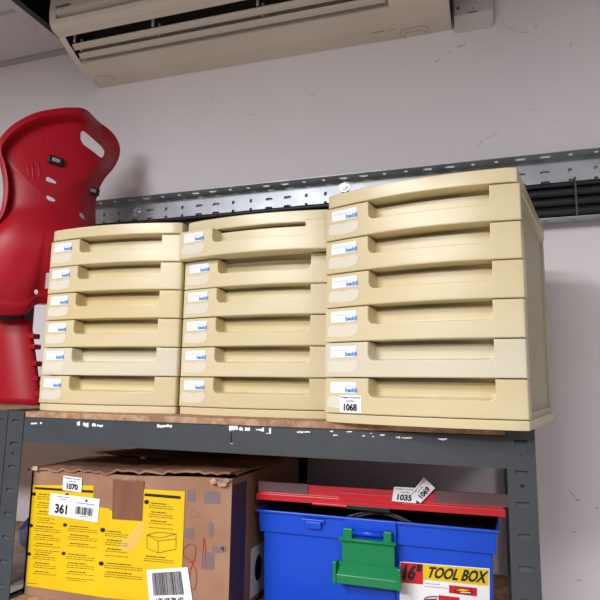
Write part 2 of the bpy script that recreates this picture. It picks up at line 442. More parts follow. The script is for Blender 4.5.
c3 = cabinet('rightmost and tallest-looking cream six-drawer cabinet, lot sticker 1068 on its bottom drawer', -0.2484, 0.8601, -0.1682, [0, 2, 1, 0, 0, 0], pl(), 0, 0)
# lot sticker 1068
def lot_sticker(bm, fn0, fn1, u0, v0, u1, v1, num, big=(.1, .04, .9, .56)):
    rect(bm, u0, v0, u1, v1, fn0, 0, 3); wu, wv = u1 - u0, v1 - v0
    put_text(bm, 'Hodgers Auctions', u0 + .05 * wu, v0 + .80 * wv, u1 - .05 * wu, v0 + .93 * wv, fn1, 1, 0.01)
    put_text(bm, 'Lot No.', u0 + .32 * wu, v0 + .62 * wv, u0 + .68 * wu, v0 + .73 * wv, fn1, 1, 0.01)
    put_text(bm, num, u0 + .20 * wu, v0 + .10 * wv, u0 + .80 * wu, v0 + .52 * wv, fn1, 1, 0.045)
d0 = [c for c in c3.children if c.name.startswith('drawer')][0]
bm = B(); lot_sticker(bm, onface(.0008), onface(.0013), .098 * W, .03 * DH, .226 * W, .52 * DH, '1068')
o = obj('lot_sticker', bm, [PAPER, INK], d0); o['label'] = 'white lot sticker 1068'
# clear plastic tab by the left cabinet
d4 = [c for c in c1.children if c.name.startswith('drawer')][4]
bm = B(); box(bm, -.010, .002, .004, .005, .012, .044); o = obj('plastic_tab', bm, CLEAR, d4); o['label'] = 'clear plastic tab sticking out'

# ------------------------------------------------------------------ cable tray on the wall
tray = thing('cable_tray', 'perforated galvanised steel cable tray fixed along the wall above the cabinets', 'cable tray', (-0.4, WY, CZ + .36))
TX0, TX1 = -2.2, 1.3; TY = 1.352; TF = 1.308; TZ0, TZ1 = CZ + .3655, CZ + .513
def perf(bm, o, U, V, cells):
    """cells: (u0,u1,v0,v1, hole w, hole h) with a rounded hole in the middle, or no hole"""
    o, U, V = Vector(o), Vector(U), Vector(V)
    for (u0, u1, v0, v1, hw, hh) in cells:
        P = lambda a, c: o + U * a + V * c
        if hw <= 0:
            poly(bm, [P(u0, v0), P(u1, v0), P(u1, v1), P(u0, v1)]); continue
        cu, cv = (u0 + u1) / 2, (v0 + v1) / 2; N = 24; out = []; inn = []
        for k in range(N):
            t = 2 * math.pi * k / N; c, s = math.cos(t), math.sin(t); m = max(abs(c), abs(s))
            out.append(bm.verts.new(P(cu + c / m * (u1 - u0) / 2, cv + s / m * (v1 - v0) / 2)))
            r = min(hw, hh) / 2
            sc = lambda q: (abs(q) ** .6) * (1 if q > 0 else -1)
            px = sc(c) * hw / 2; py = sc(s) * hh / 2
            inn.append(bm.verts.new(P(cu + px, cv + py)))
        for k in range(N): bm.faces.new((out[k], out[(k + 1) % N], inn[(k + 1) % N], inn[k]))
cells = []; fcells = []; lcells = []
k0 = -22; x = -1.062 + .0515 * k0
rowsz = [.509, .4835, .460, .4355, .411, .3865]
k = k0
while x < TX1 - .03:
    slot = (k % 4) in (2, 3)
    u0, u1 = x - .02575, x + .02575
    vb = CZ + .3655
    bounds = [TZ1] + [CZ + (rowsz[i] + rowsz[i + 1]) / 2 for i in range(5)] + [TZ0]
    for i, z in enumerate(rowsz):
        v1, v0 = bounds[i], bounds[i + 1]
        if i == 0: cells.append((u0, u1, v0, v1, 0, 0)); continue
        cells.append((u0, u1, v0, v1, .020 if slot else .008, .0075 if slot else .0098))
    fcells.append((u0, u1, TF, TY, .022 if slot else .009, .011))
    lcells.append((u0, u1, TF, TY, .018 if slot else .008, .006))
    x += .0515; k += 1
bm = B(); perf(bm, (0, TY, 0), (1, 0, 0), (0, 0, 1), cells)
perf(bm, (0, 0, TZ1), (1, 0, 0), (0, 1, 0), fcells)
perf(bm, (0, 0, TZ0), (1, 0, 0), (0, 1, 0), lcells)
pobj('tray_channel', bm, GALV, tray, solid=.0012)
for (px, pz) in ((-0.343, .497), (-0.950, .4835), (0.95, .4835)):
    bm = B(); cyl(bm, (px, TY - .0008, CZ + pz), (0, -1, 0), .0135, .002, 24); pobj('washer', bm, ZINC, tray)
    bm = B(); cyl(bm, (px, TY - .0028, CZ + pz), (0, -1, 0), .0085, .005, 6); cyl(bm, (px, TY - .0078, CZ + pz), (0, -1, 0), .0045, .004, 12); pobj('bolt', bm, ZINC, tray)
for q in (TX0 + .3, .6):      # wall spacers behind the tray
    bm = B(); box(bm, q, q + .03, TY + .0008, WY, TZ0 + .03, TZ1 - .03); pobj('spacer', bm, GALV, tray)
# cables
CG = 'black cables in the wall tray'
cr = [(.0128, 1.3245, .3795), (.0112, 1.3265, .4035), (.0105, 1.325, .4253), (.0062, 1.322, .4420), (.0080, 1.3425, .4452)]
cl = ['thickest black cable lying lowest in the wall tray', 'second black cable up from the bottom of the wall tray', 'third black cable up in the wall tray',
      'thin black cable at the top front of the bundle in the wall tray', 'black cable at the top back of the bundle against the tray']
for i, (r, yy, zz) in enumerate(cr):
    bm = B(); ph = i * 1.7
    pts = [(-2.15 + j * .1, yy, CZ + zz + .0006 * math.sin(j * .9 + ph)) for j in range(35)]
    tube(bm, pts, r, 12); tag(obj('cable', bm, CABLE), cl[i], 'cable', CG)
bm = B(); box(bm, .1755, .1795, 1.3085, 1.3095, CZ + .368, CZ + .452)
box(bm, .1755, .1795, 1.3085, 1.352, CZ + .452, CZ + .4535)
tag(obj('cable_tie', bm, TIE), 'grey tie strapped vertically around the black cables, right of the cabinets', 'cable tie')

# ------------------------------------------------------------------ air conditioner
ac = thing('air_conditioner', 'cream wall-mounted air conditioner with open louvres below the ceiling', 'air conditioner', (-0.594, WY, CZ + .89))
AX0, AX1 = -1.116, -0.072
P_ = [(1.36, .893), (1.305, .895), (1.249, .905)]
N_plain = [(1.249, .905), (1.235, .9115), (1.19, .934), (1.176, .944)]
N_open = [(1.249, .905), (1.262, .985), (1.190, 1.005), (1.176, .944)]
Q_ = [(1.165, .946), (1.1535, .9475), (1.145, .952), (1.140, .958), (1.1365, .966)]
G_plain = [(1.1355, .970), (1.1340, .980), (1.1332, .986)]
G_open = [(1.1355, .970), (1.162, .984), (1.1332, .9865)]
R_ = [(1.132, .993), (1.133, 1.03), (1.140, 1.08), (1.160, 1.13), (1.20, 1.165), (1.36, 1.175)]
def prof(a, g): return P_[:2] + (N_open if a else N_plain) + Q_ + (G_open if g else G_plain) + R_
bm = B(); st = [(AX0, 0, 0), (AX0 + .022, 0, 0), (AX0 + .022, 1, 1), (-.21, 1, 1), (-.21, 0, 1), (AX1 - .03, 0, 1), (AX1 - .03, 0, 0), (AX1, 0, 0)]
rings = []
for i, (x, a, g) in enumerate(st):
    pr = prof(a, g)
    if i in (0, len(st) - 1):
        cy, cz = 1.26, 1.03; pr = [(cy + (y - cy) * .985 if y < 1.355 else y, cz + (z - cz) * .985) for y, z in pr]
    rings.append([bm.verts.new((x + (.0 if i else 0), y, CZ + z)) for y, z in pr])
    if i == 0 or i == len(st) - 2:
        xx = x + .004 if i == 0 else AX1 - .004
        rings.append([bm.verts.new((xx, y, CZ + z)) for y, z in prof(0, 0)])
n = len(rings[0])
for i in range(len(rings) - 1):
    for k in range(n): bm.faces.new((rings[i][k], rings[i + 1][k], rings[i + 1][(k + 1) % n], rings[i][(k + 1) % n]))
bm.faces.new(rings[0]); bm.faces.new(rings[-1][::-1])
bmesh.ops.dissolve_degenerate(bm, dist=1e-5, edges=bm.edges); bmesh.ops.recalc_face_normals(bm, faces=bm.faces)
for f in bm.faces:
    c = f.calc_center_median()
    if 1.17 < c.y < 1.27 and CZ + .95 < c.z < CZ + 1.006: f.material_index = 1
pobj('casing', bm, [ACM, DARK], ac)
def blade(yz0, yz1, x0, x1):
    bm = B(); (y0, z0), (y1, z1) = yz0, yz1
    dy, dz = y1 - y0, z1 - z0; L = math.hypot(dy, dz); ny, nz = -dz / L, dy / L
    prof_ = []
    for t in (0, .25, .5, .75, 1):
        bu = .0016 * math.sin(math.pi * t); prof_.append((y0 + dy * t + ny * (bu + .0012), CZ + z0 + dz * t + nz * (bu + .0012)))
    for t in (1, .75, .5, .25, 0):
        bu = .0016 * math.sin(math.pi * t); prof_.append((y0 + dy * t + ny * (bu - .0012), CZ + z0 + dz * t + nz * (bu - .0012)))
    extr_x(bm, prof_, x0, x1); return bm
pobj('louvre', blade((1.2125, .9240), (1.1985, .9345), AX0 + .028, -.215), ACL, ac)
pobj('louvre', blade((1.2370, .9115), (1.2240, .9215), AX0 + .030, -.215), ACL, ac)
for xx in (-1.082, -.83, -.53, -.23):
    for dx, yy, za, zc in ((0, 1.194, .938, .975), (.004, 1.218, .925, .96)):
        bm = B(); box(bm, xx + dx, xx + dx + .006, yy, yy + .004, CZ + za, CZ + zc); pobj('louvre_support', bm, ACL, ac)
bm = B()                                      # name plate on the lower front
fa = frame((-1.093, 1.1318, CZ + .998), (1, 0, 0), (0, 0.02, 1), (0, -1, 0))(1)
put_text(bm, 'DAIKIN', 0, .0, .047, .0085, fa, 0, 0.05, .0); pobj('brand_name', bm, INKG, ac)
def under(px, py, lift=.0006):                # onto the flat underside
    r = ray(px, py); t = .8945 / r.z; 
    for _ in range(6):
        y = r.y * t; z = .893 + (1.36 - y) / .055 * .002 if y > 1.305 else .895 + (1.305 - y) / .056 * .010
        t = (z - lift) / r.z
    return Vector((r.x * t, r.y * t, r.z * t + CZ))
def strokes(bm, pts, w_, fnp, closed=False, mi=0):
    P = [fnp(*p) for p in pts]; 
    if closed: P.append(P[0])
    for a, c in zip(P[:-1], P[1:]):
        d = (c - a); 
        if d.length < 1e-6: continue
        vw = (a - Vector((0, 0, CZ))).normalized(); s = d.cross(vw).normalized() * w_ / 2
        poly(bm, [a - s, c - s, c + s, a + s], mi)
bm = B()
for pts in ([(96, 77), (95, 80), (98, 86), (100, 87)], [(96, 77), (104, 75), (112, 76), (116, 80)], [(401, 39), (400, 28), (403, 25), (424, 21), (428, 23), (430, 33)], [(406, 38), (404, 31), (407, 28), (423, 25), (426, 27)]):
    strokes(bm, pts, .0011, under)
strokes(bm, [(370, 30), (375, 28.4), (384, 27)], .0018, under); strokes(bm, [(387, 26.4), (395, 25)], .0012, under)
pobj('moulded_marks', bm, LINE, ac)

ac.rotation_euler.y = .0128; ac.location.z -= .0067
# isolator switch right of it
sw = thing('isolator_switch', 'white surface-mounted isolator switch on the wall beside the air conditioner', 'switch', (-.02, WY, CZ + .9))
bm = B(); x0, x1 = -.066, .026
prf = [(1.36, .866), (1.333, .892), (1.331, .894), (1.331, .985), (1.36, .99)]
extr_x(bm, [(y, CZ + z) for y, z in prf], x0, x1); pobj('switch_box', bm, SWW, sw, bevel=.003)
bm = B(); box(bm, -.030, -.010, 1.3285, 1.331, CZ + .914, CZ + .934); pobj('rocker', bm, SWW, sw, bevel=.001)
bm = B(); cyl(bm, (-.055, 1.3312, CZ + .914), (0, -1, 0), .0035, .0012, 14); pobj('screw', bm, INKG, sw)
bm = B(); box(bm, -.022, -.019, 1.3300, 1.331, CZ + .905, CZ + .909); box(bm, -.034, -.010, 1.3303, 1.331, CZ + .896, CZ + .8985); pobj('marking', bm, INKG, sw)

# ------------------------------------------------------------------ red child seat
seat = thing('child_seat', 'red moulded plastic child seat shell seen from behind, left of the cabinets', 'child seat', (-1.05, 1.08, ST))
U = Vector((.652, .758, 0)); V = Vector((0, 0, 1)); NN = Vector((.758, -.652, 0)); O = Vector((-1.08, 1.0, CZ))
def sp(px, py, lift=0.0):                     # onto the seat's own upright plane
    r = ray(px, py); o = O + NN * lift - Vector((0, 0, CZ)); t = o.dot(NN) / r.dot(NN); p = r * t - (O - Vector((0, 0, CZ)))
    return p.dot(U), p.z
def sw3(u, v, d): return O + U * u + V * v + NN * d
outline = [(60, 109.5), (78, 109.5), (93, 112), (108, 121), (118, 134), (121.5, 148), (117, 162), (108, 173), (101, 185), (97, 200), (97, 220), (97, 245), (92, 272), (76, 294), (50, 302), (37, 303), (24, 313),
           (0, 313), (-20, 309), (-34, 288), (-30, 258), (-12, 232), (0, 214), (4, 198), (4.5, 180), (1, 162), (-3, 148), (3, 136), (16, 124), (36, 114)]
rim_off = [.022, .018, .006, -.010, -.022, -.028, -.030, -.030, -.028, -.026, -.022, -.014, 0, .008, .012] + [.012] * 6 + [.022] * 9
poly2 = [sp(*p, q) for p, q in zip(outline, rim_off)]
def catmull(P, m):
    out = []; n = len(P)
    for i in range(n):
        p0, p1, p2, p3 = P[i - 1], P[i], P[(i + 1) % n], P[(i + 2) % n]
        for j in range(m):
            t = j / m
            out.append(tuple(.5 * ((2 * p1[k]) + (-p0[k] + p2[k]) * t + (2 * p0[k] - 5 * p1[k] + 4 * p2[k] - p3[k]) * t * t + (-p0[k] + 3 * p1[k] - 3 * p2[k] + p3[k]) * t ** 3) for k in range(2)))
    return out
bd = catmull(poly2, 6); cen = sp(47, 205)
ts = [.0, .12, .24, .36, .48, .58, .68, .76, .82, .86, .89, .91, .925, .94, .955, .975, 1.0]
umin = min(p[0] for p in bd); umax = max(p[0] for p in bd); vmin = min(p[1] for p in bd); vmax = max(p[1] for p in bd)
def sstep(a, c, x): t = min(max((x - a) / (c - a), 0), 1); return t * t * (3 - 2 * t)
def disp(u, v, t):
    s = (u - umin) / (umax - umin); h = (v - vmin) / (vmax - vmin)
    left = 1 - sstep(.62, .86, s) * sstep(.2, .5, h)
    low = 1 - sstep(.30, .50, h)
    d = .030 * (1 - t * t) + .028 * low * math.sin(math.pi * min(max(s, 0), 1)) * (1 - t ** 4)
    d += (.026 * sstep(.885, .94, t)) * left * (1 - .8 * low) - .05 * (1 - left) * sstep(.55, 1, t)
    return d
bm = B(); rings = []
c0 = bm.verts.new(sw3(cen[0], cen[1], disp(*cen, 0)))
for t in ts[1:]:
    rings.append([bm.verts.new(sw3(cen[0] + (p[0] - cen[0]) * t, cen[1] + (p[1] - cen[1]) * t, disp(cen[0] + (p[0] - cen[0]) * t, cen[1] + (p[1] - cen[1]) * t, t))) for p in bd])
n = len(bd)
for k in range(n): bm.faces.new((c0, rings[0][(k + 1) % n], rings[0][k]))
for i in range(len(rings) - 1):
    for k in range(n): bm.faces.new((rings[i][k], rings[i][(k + 1) % n], rings[i + 1][(k + 1) % n], rings[i + 1][k]))
# raised outer rim turned back
back = [bm.verts.new(v.co - NN * .022) for v in rings[-1]]
for k in range(n): bm.faces.new((rings[-1][k], rings[-1][(k + 1) % n], back[(k + 1) % n], back[k]))
bmesh.ops.recalc_face_normals(bm, faces=bm.faces)
shell = obj('seat_shell', bm, RED, None, smooth=True)
md = shell.modifiers.new('s', 'SOLIDIFY'); md.thickness = .004; md.offset = 0
cutters = []
def cutter(pts):
    cb = B(); q = [sp(*p, .015) for p in pts]
    a = [cb.verts.new(sw3(u, v, -.08)) for u, v in q]; c = [cb.verts.new(sw3(u, v, .12)) for u, v in q]; m = len(q)
    for i in range(m): cb.faces.new((a[i], a[(i + 1) % m], c[(i + 1) % m], c[i]))
    cb.faces.new(a[::-1]); cb.faces.new(c); bmesh.ops.recalc_face_normals(cb, faces=cb.faces)
    o = obj('cutter', cb, RED); cutters.append(o)
    md = shell.modifiers.new('b', 'BOOLEAN'); md.operation = 'DIFFERENCE'; md.object = o; md.solver = 'EXACT'
cutter([(81, 131.5), (84, 129.5), (88, 131.5), (104, 143), (107, 147.5), (105, 154), (102, 157), (98, 155), (83, 145), (80.3, 139)])
cutter([(45, 180), (47, 178), (53, 181.5), (55.5, 183.5), (54.5, 185.5), (50, 184.5), (45.5, 183)])
cutter([(45, 198.5), (47, 197), (53, 200), (54.5, 202.5), (53, 203.5), (47, 202)])
cutter([(79, 213.5), (82, 213), (84.5, 216), (84, 219.5), (82, 219), (79, 216)])
cutter([(34, 290.5), (36, 289.5), (38, 291), (37.5, 294), (35.5, 294.5), (34, 293)])
bpy.context.view_layer.update()
dg = bpy.context.evaluated_depsgraph_get()
me = bpy.data.meshes.new_from_object(shell.evaluated_get(dg))
shell.modifiers.clear(); old = shell.data; shell.data = me
for c in cutters: bpy.data.objects.remove(c)
for p in me.polygons: p.use_smooth = True
try: me.set_sharp_from_angle(angle=math.radians(40))
except Exception: pass
shell.name = 'seat_shell'; shell.parent = seat; shell.matrix_parent_inverse = Matrix.Translation(seat.location).inverted()
def disp_at(px, py):
    u, v = sp(px, py, .015); best = 0
    a = math.atan2(v - cen[1], u - cen[0]); R = min(bd, key=lambda p: abs((math.atan2(p[1] - cen[1], p[0] - cen[0]) - a + math.pi) % (2 * math.pi) - math.pi))
    t = math.hypot(u - cen[0], v - cen[1]) / max(math.hypot(R[0] - cen[0], R[1] - cen[1]), 1e-4)
    return u, v, disp(u, v, min(t, .88))
for (px, py, a) in ((55, 163, -.15), (94, 188, -.15)):
    u, v, d = disp_at(px, py)
    M = Matrix.Translation(sw3(u, v, d + .001)) @ Matrix((U.to_4d(), V.to_4d(), NN.to_4d(), Vector((0, 0, 0, 1)))).transposed() @ Matrix.Rotation(a, 4, 'Z')
    for i in range(3): M[3][i] = 0
    M[3][3] = 1
    Mx = Matrix.Translation(sw3(u, v, d + .001)).to_3x3()
    bk = B(); box(bk, -.019, .019, -.0105, .0105, 0, .010)
    rotm = Matrix((U, V, NN)).transposed() @ Matrix.Rotation(a, 3, 'Z')
    for vv in bk.verts: vv.co = sw3(u, v, d + .001) + rotm @ vv.co
    bko = pobj('buckle', bk, BLACKP, seat, bevel=.004); bko['label'] = 'black plastic strap buckle'
    bk = B(); box(bk, -.009, .009, -.0045, .0045, .0102, .0125)
    for vv in bk.verts: vv.co = sw3(u, v, d + .001) + rotm @ vv.co
    c = obj('buckle_bar', bk, STEEL, bko, bevel=.001); c.matrix_parent_inverse = Matrix.Translation(seat.location).inverted() @ Matrix.Translation(seat.location)
    c['label'] = 'steel bar of the buckle'
for i, (a, c) in enumerate((((27, 162), (29, 182)), ((32, 162), (33, 184)), ((38, 162), (39, 181)))):
    rb = B(); pts = []
    for t in (0, .2, .5, .8, 1):
        u, v, d = disp_at(a[0] + (c[0] - a[0]) * t, a[1] + (c[1] - a[1]) * t); pts.append(sw3(u, v, d + .0005))
    tube(rb, pts, [.0008, .0028, .0032, .0028, .0008], 8); pobj('rib', rb, RED, seat)
# lower guard standing on the shelf
bm = B(); prs = []
for j in range(13):
    h = j / 12; zz = -.0535 + h * .200
    row = []
    for i in range(15):
        s = i / 14; ang = math.radians(-75 + 150 * s)
        cxp = -1.094 - .044 * h; rr = .100 - .010 * h
        x = cxp + rr * math.sin(ang) * .98; y = 1.06 - .050 * math.cos(ang) + .05
        row.append(bm.verts.new((x, y, CZ + zz + (.004 if j == 0 and 4 < i < 12 else 0))))
    prs.append(row)
for j in range(12):
    for i in range(14): bm.faces.new((prs[j][i], prs[j][i + 1], prs[j + 1][i + 1], prs[j + 1][i])).smooth = True
base = pobj('lower_guard', bm, RED, seat, solid=.004)
for (h0) in (.02, .055, .09, .13, .155):
    rb = B(); xx = -1.006 - .043 * h0 / .2; zz = CZ - .0535 + h0
    box(rb, xx - .012, xx + .008, 1.084, 1.108, zz, zz + .012); pobj('lug', rb, RED, seat, bevel=.002)
bm = B(); box(bm, -1.17, -1.08, 1.10, 1.135, CZ + .12, CZ + .21); pobj('seat_bracket', bm, BLACKP, seat, bevel=.004)

# ------------------------------------------------------------------ cardboard box on the lower shelf
KB = 0.0
cb_ = thing('cardboard_box', 'worn brown cardboard box with yellow printed panels and lot sticker 1070 on the lower shelf', 'box', (-.617, .89, S2))
bx0, bx1, by0, by1 = -.822, -.414, .89, 1.235; bz0 = S2; bz1 = CZ - .157
bm = B()
def wallpanel(bm, p0, p1, z0, z1, nrm, n=24, th=.004, wob=.0015, top=None, mi=0):
    p0, p1, nrm = Vector(p0), Vector(p1), Vector(nrm)
    G = []
    for side in (0, 1):
        g = []
        for j in range(7):
            r = []
            for i in range(n + 1):
                s = i / n; h = j / 6
                t = z1 + (top(s) if top else 0)
                p = p0 + (p1 - p0) * s
                w_ = wob * math.sin(5 * s + 3 * h) * math.sin(math.pi * s) * math.sin(math.pi * h)
                p = p + nrm * (w_ - side * th); r.append(bm.verts.new((p.x, p.y, z0 + (t - z0) * h)))
            g.append(r)
        G.append(g)
    for g in G:
        for j in range(6):
            for i in range(n): bm.faces.new((g[j][i], g[j][i + 1], g[j + 1][i + 1], g[j + 1][i])).material_index = mi
    a, c = G
    for i in range(n): bm.faces.new((a[6][i], a[6][i + 1], c[6][i + 1], c[6][i])); bm.faces.new((a[0][i], a[0][i + 1], c[0][i + 1], c[0][i]))
    for j in range(6): bm.faces.new((a[j][0], a[j + 1][0], c[j + 1][0], c[j][0])); bm.faces.new((a[j][n], a[j + 1][n], c[j + 1][n], c[j][n]))
topf = lambda s: -.006 + .010 * s + .0012 * math.sin(9 * s)
wallpanel(bm, (bx0, by0, 0), (bx1, by0, 0), bz0, bz1, (0, -1, 0), top=topf, wob=.0)
wallpanel(bm, (bx1, by0 + .0042, 0), (bx1, by1, 0), bz0, bz1 + .004, (1, 0, 0), wob=.0)
wallpanel(bm, (bx0, by1, 0), (bx1, by1, 0), bz0, bz1, (0, 1, 0)); wallpanel(bm, (bx0, by0, 0), (bx0, by1, 0), bz0, bz1 - .006, (-1, 0, 0))
box(bm, bx0, bx1, by0 + .005, by1 - .005, bz0, bz0 + .004)
bmesh.ops.recalc_face_normals(bm, faces=bm.faces)
pobj('box_body', bm, CARD, cb_)
def flap(pfn, nu, nv, m, name='flap', th=.0035):
    bm = B(); g = [[bm.verts.new(pfn(i / nu, j / nv)) for i in range(nu + 1)] for j in range(nv + 1)]
    for j in range(nv):
        for i in range(nu): bm.faces.new((g[j][i], g[j][i + 1], g[j + 1][i + 1], g[j + 1][i]))
    return pobj(name, bm, m, cb_, solid=th)
rnd = random.Random(3)
jit = [rnd.uniform(-1, 1) for _ in range(80)]
def front_flap(u, v):                         # folded back over the top, its edge crumpled
    x = bx0 - .008 + (bx1 - bx0 + .006) * u; e = jit[int(u * 36)] * .0030 + (.0045 if u > .45 else 0)
    y = by0 - .004 + .165 * v; z = bz1 + topf(u) + .0025 + .003 * v + e * (1 - v) + .002 * math.sin(11 * u) * v
    return Vector((x, y, z))
flap(front_flap, 36, 8, CARDF)
def back_flap(u, v):
    x = bx0 + .01 + (bx1 - bx0 - .01) * u; e = jit[(int(u * 36) + 20) % 80] * .002
    y = by1 - .185 * v; z = bz1 + .002 + .007 * v + e * v + .0015 * math.sin(7 * u + 1) * v
    return Vector((x, y, z))
flap(back_flap, 36, 8, CARDF)
def side_flap(u, v):
    y = by0 + .02 + .30 * u; x = bx1 + .001 - .11 * v; z = bz1 + .0065 - .002 * v + .0015 * math.sin(9 * u)
    return Vector((x, y, z + .003 * (1 - u)))
flap(side_flap, 16, 6, CARDF)
# torn scraps at the corners
for (px, py, s) in ((35, 469, 1), (222, 484, 1.2), (214, 482, 1.0), (227, 480, .8)):
    tb = B(); rr = random.Random(int(px)); p0 = hit(px, py, by0 - .006)
    pts = [p0 + Vector((math.cos(a) * .008 * s * rr.uniform(.5, 1.2), -.002 * rr.random(), math.sin(a) * .006 * s * rr.uniform(.4, 1.2))) for a in [i * math.pi / 4 for i in range(8)]]
    poly(tb, pts); o = pobj('torn_scrap', tb, CARDT, cb_, solid=.0015)
def fb(k): return lambda px, py: hit(px, py, by0 - .0006 - .0003 * k)
def fpoly(bm, pts, k=0, mi=0): poly(bm, [fb(k)(*p) for p in pts], mi)
def dash_text(bm, x0, y0, x1, k=1, mi=1, sl=.09, hgt=.55):          # one illegible line of small print
    x = x0; r = random.Random(int(x0 * 7 + y0 * 13))
    while x < x1:
        e = min(x + r.uniform(1.4, 4.2), x1); yy = y0 + (x - x0) * sl
        fpoly(bm, [(x, yy - hgt / 2), (e, yy - hgt / 2 + (e - x) * sl), (e, yy + hgt / 2 + (e - x) * sl), (x, yy + hgt / 2)], k, mi); x = e + .7
def dot(bm, px, py, r, k=1, mi=1): fpoly(bm, [(px + r * 1.1 * math.cos(a * math.pi / 6), py + r * math.sin(a * math.pi / 6)) for a in range(12)], k, mi)
# printed panels
bm = B()
fpoly(bm, [(33, 485), (93.5, 485.5), (93.5, 506.5), (109, 508.5), (112, 514), (108, 516.5), (107, 598), (26, 585.5)])
fpoly(bm, [(34.5, 487), (93, 490.5), (93, 493), (34.5, 489.2)], 1, 1)
for (x0, y0, rows, x1) in ((37, 494, 14, 55), (34, 526, 13, 60), (33, 554, 11, 56), (68, 526, 10, 97), (66, 554, 13, 94)):
    for i in range(rows):
        if i in (3, 7, 10): continue
        dash_text(bm, x0 + (0 if i % 4 else 2), y0 + i * 2.15, x0 + (x1 - x0) * (1.0 if i % 4 else .72), hgt=.8 if i in (0, 4, 8) else .5)
for p in ((34, 494), (31, 525.5), (29, 554), (65, 525), (63.5, 553.5), (67, 495)): dot(bm, *p, 1.9)
dash_text(bm, 27, 583, 38)
o = pobj('printed_panel', bm, [YEL, INK], cb_); o['label'] = 'bright yellow panel of small print'
bm = B()
fpoly(bm, [(107, 516), (110, 512), (109.5, 509.5), (116, 513), (121, 519), (140.5, 520.5), (143.5, 489), (185, 491.5), (182, 568), (178, 604), (107, 598)], 2)
fpoly(bm, [(144.5, 493.3), (180.5, 496.2), (180.5, 499), (144.5, 496)], 4, 1)
for (x0, y0, rows, x1) in ((149, 503, 12, 173), (105, 531, 12, 128), (104, 563, 8, 142), (144, 556, 3, 174)):
    for i in range(rows):
        if i in (3, 7, 10): continue
        dash_text(bm, x0 + (0 if i % 4 else 2), y0 + i * 2.2, x0 + (x1 - x0) * (1.0 if i % 4 else .72), hgt=.85 if i in (0, 4, 8) else .5, k=4)
for p in ((146.5, 502), (102.5, 530), (101, 563.5)): dot(bm, *p, 2.2, 4)
for p, q in (((147, 535), (160, 538)), ((160, 538), (176, 534)), ((147, 535), (158, 532)), ((158, 532), (176, 534)), ((147, 535), (147, 548)), ((147, 548), (158, 553)), ((158, 553), (158, 541)), ((147, 535), (158, 541)), ((158, 541), (176, 539)), ((176, 534), (176, 549)), ((158, 553), (176, 549))):
    strokes(bm, [p, q], .0007, fb(4), mi=1)
o = pobj('printed_panel', bm, [YEL, INK], cb_); o['label'] = 'bright yellow panel with a line drawing of a box'
# packing tape
bm = B(); fpoly(bm, [(113, 479), (144, 481), (142, 521), (112, 519)], 5); pobj('packing_tape', bm, TAPE, cb_)
bm = B(); fpoly(bm, [(118, 545), (128, 536), (141, 521), (146, 524), (138, 545), (130, 552), (119, 549)], 7); o = pobj('clear_tape', bm, CTAPE, cb_); o['label'] = 'crinkled clear tape'
bm = B(); rr = random.Random(5)
pts = [(130 + 7 * math.cos(a * math.pi / 5) * rr.uniform(.7, 1.1), 479 + 3.2 * math.sin(a * math.pi / 5) * rr.uniform(.7, 1.2)) for a in range(10)]
for i in range(10):
    p = hit(130, 478.5, by0 - .010); poly(bm, [p, fb(12)(*pts[i]), fb(12)(*pts[(i + 1) % 10])])
o = pobj('clear_tape', bm, CTAPE, cb_); o['label'] = 'crumpled blob of clear tape'
bm = B()
for q in ((187, 490, 195, 502), (204, 491, 220, 504), (185, 528, 194, 539), (212, 546, 224, 553), (202, 552, 214, 570), (221, 545, 226, 552)):
    x0, y0, x1, y1 = q; fpoly(bm, [(x0, y0), (x1, y0 + 1), (x1 - .3, y1), (x0 - .3, y1 - 1)], 1)
fpoly(bm, [(210, 521), (213, 524), (213, 534), (210, 538), (208, 534), (208, 524)], 1)
strokes(bm, [(190, 515), (194, 508), (199, 516), (190, 518)], .0008, fb(1))
pobj('printed_marks', bm, PURP, cb_)
bm = B()
def curve2(P, m=6):
    o = []; 
    for i in range(len(P) - 1):
        p0, p1, p2, p3 = P[max(i - 1, 0)], P[i], P[i + 1], P[min(i + 2, len(P) - 1)]
        for j in range(m):
            t = j / m; o.append(tuple(.5 * ((2 * p1[k]) + (-p0[k] + p2[k]) * t + (2 * p0[k] - 5 * p1[k] + 4 * p2[k] - p3[k]) * t * t + (-p0[k] + 3 * p1[k] - 3 * p2[k] + p3[k]) * t ** 3) for k in range(2)))
    return o + [P[-1]]
strokes(bm, curve2([(195, 560), (189, 562), (184, 556), (184, 549), (190, 544), (195, 546), (195, 556), (190, 572), (190, 585), (194, 590), (196.5, 580), (195, 568), (186, 556)]), .0011, fb(2))
strokes(bm, curve2([(202, 569), (203, 548), (204, 538), (205.5, 550), (206, 568)]), .0010, fb(2))
pobj('handwriting', bm, REDI, cb_)['label'] = 'red handwritten 81'
# stickers on the front
def quadmap(c00, c10, c11, c01, k):          # image corners (bl, br, tr, tl) on the box front
    P = [fb(k)(*c) for c in (c00, c10, c11, c01)]
    return lambda u, v: P[0] * (1 - u) * (1 - v) + P[1] * u * (1 - v) + P[2] * u * v + P[3] * (1 - u) * v
bm = B(); q = ((62.5, 490), (81.3, 492.5), (82, 478), (63.5, 475.5))
lot_sticker(bm, quadmap(*q, 6), quadmap(*q, 8), 0, 0, 1, 1, '1070'); pobj('lot_sticker', bm, [PAPER, INK], cb_)['label'] = 'white lot sticker 1070'
bm = B(); q = ((48.5, 514.5), (97.5, 522.5), (99.8, 499), (50.5, 493)); f0, f1 = quadmap(*q, 3), quadmap(*q, 5)
rect(bm, 0, 0, 1, 1, f0); put_text(bm, '361', .12, .12, .37, .56, f1, 1, .04)
rect(bm, .46, .02, .463, .98, f1, 2)
rr = random.Random(9); x = .54
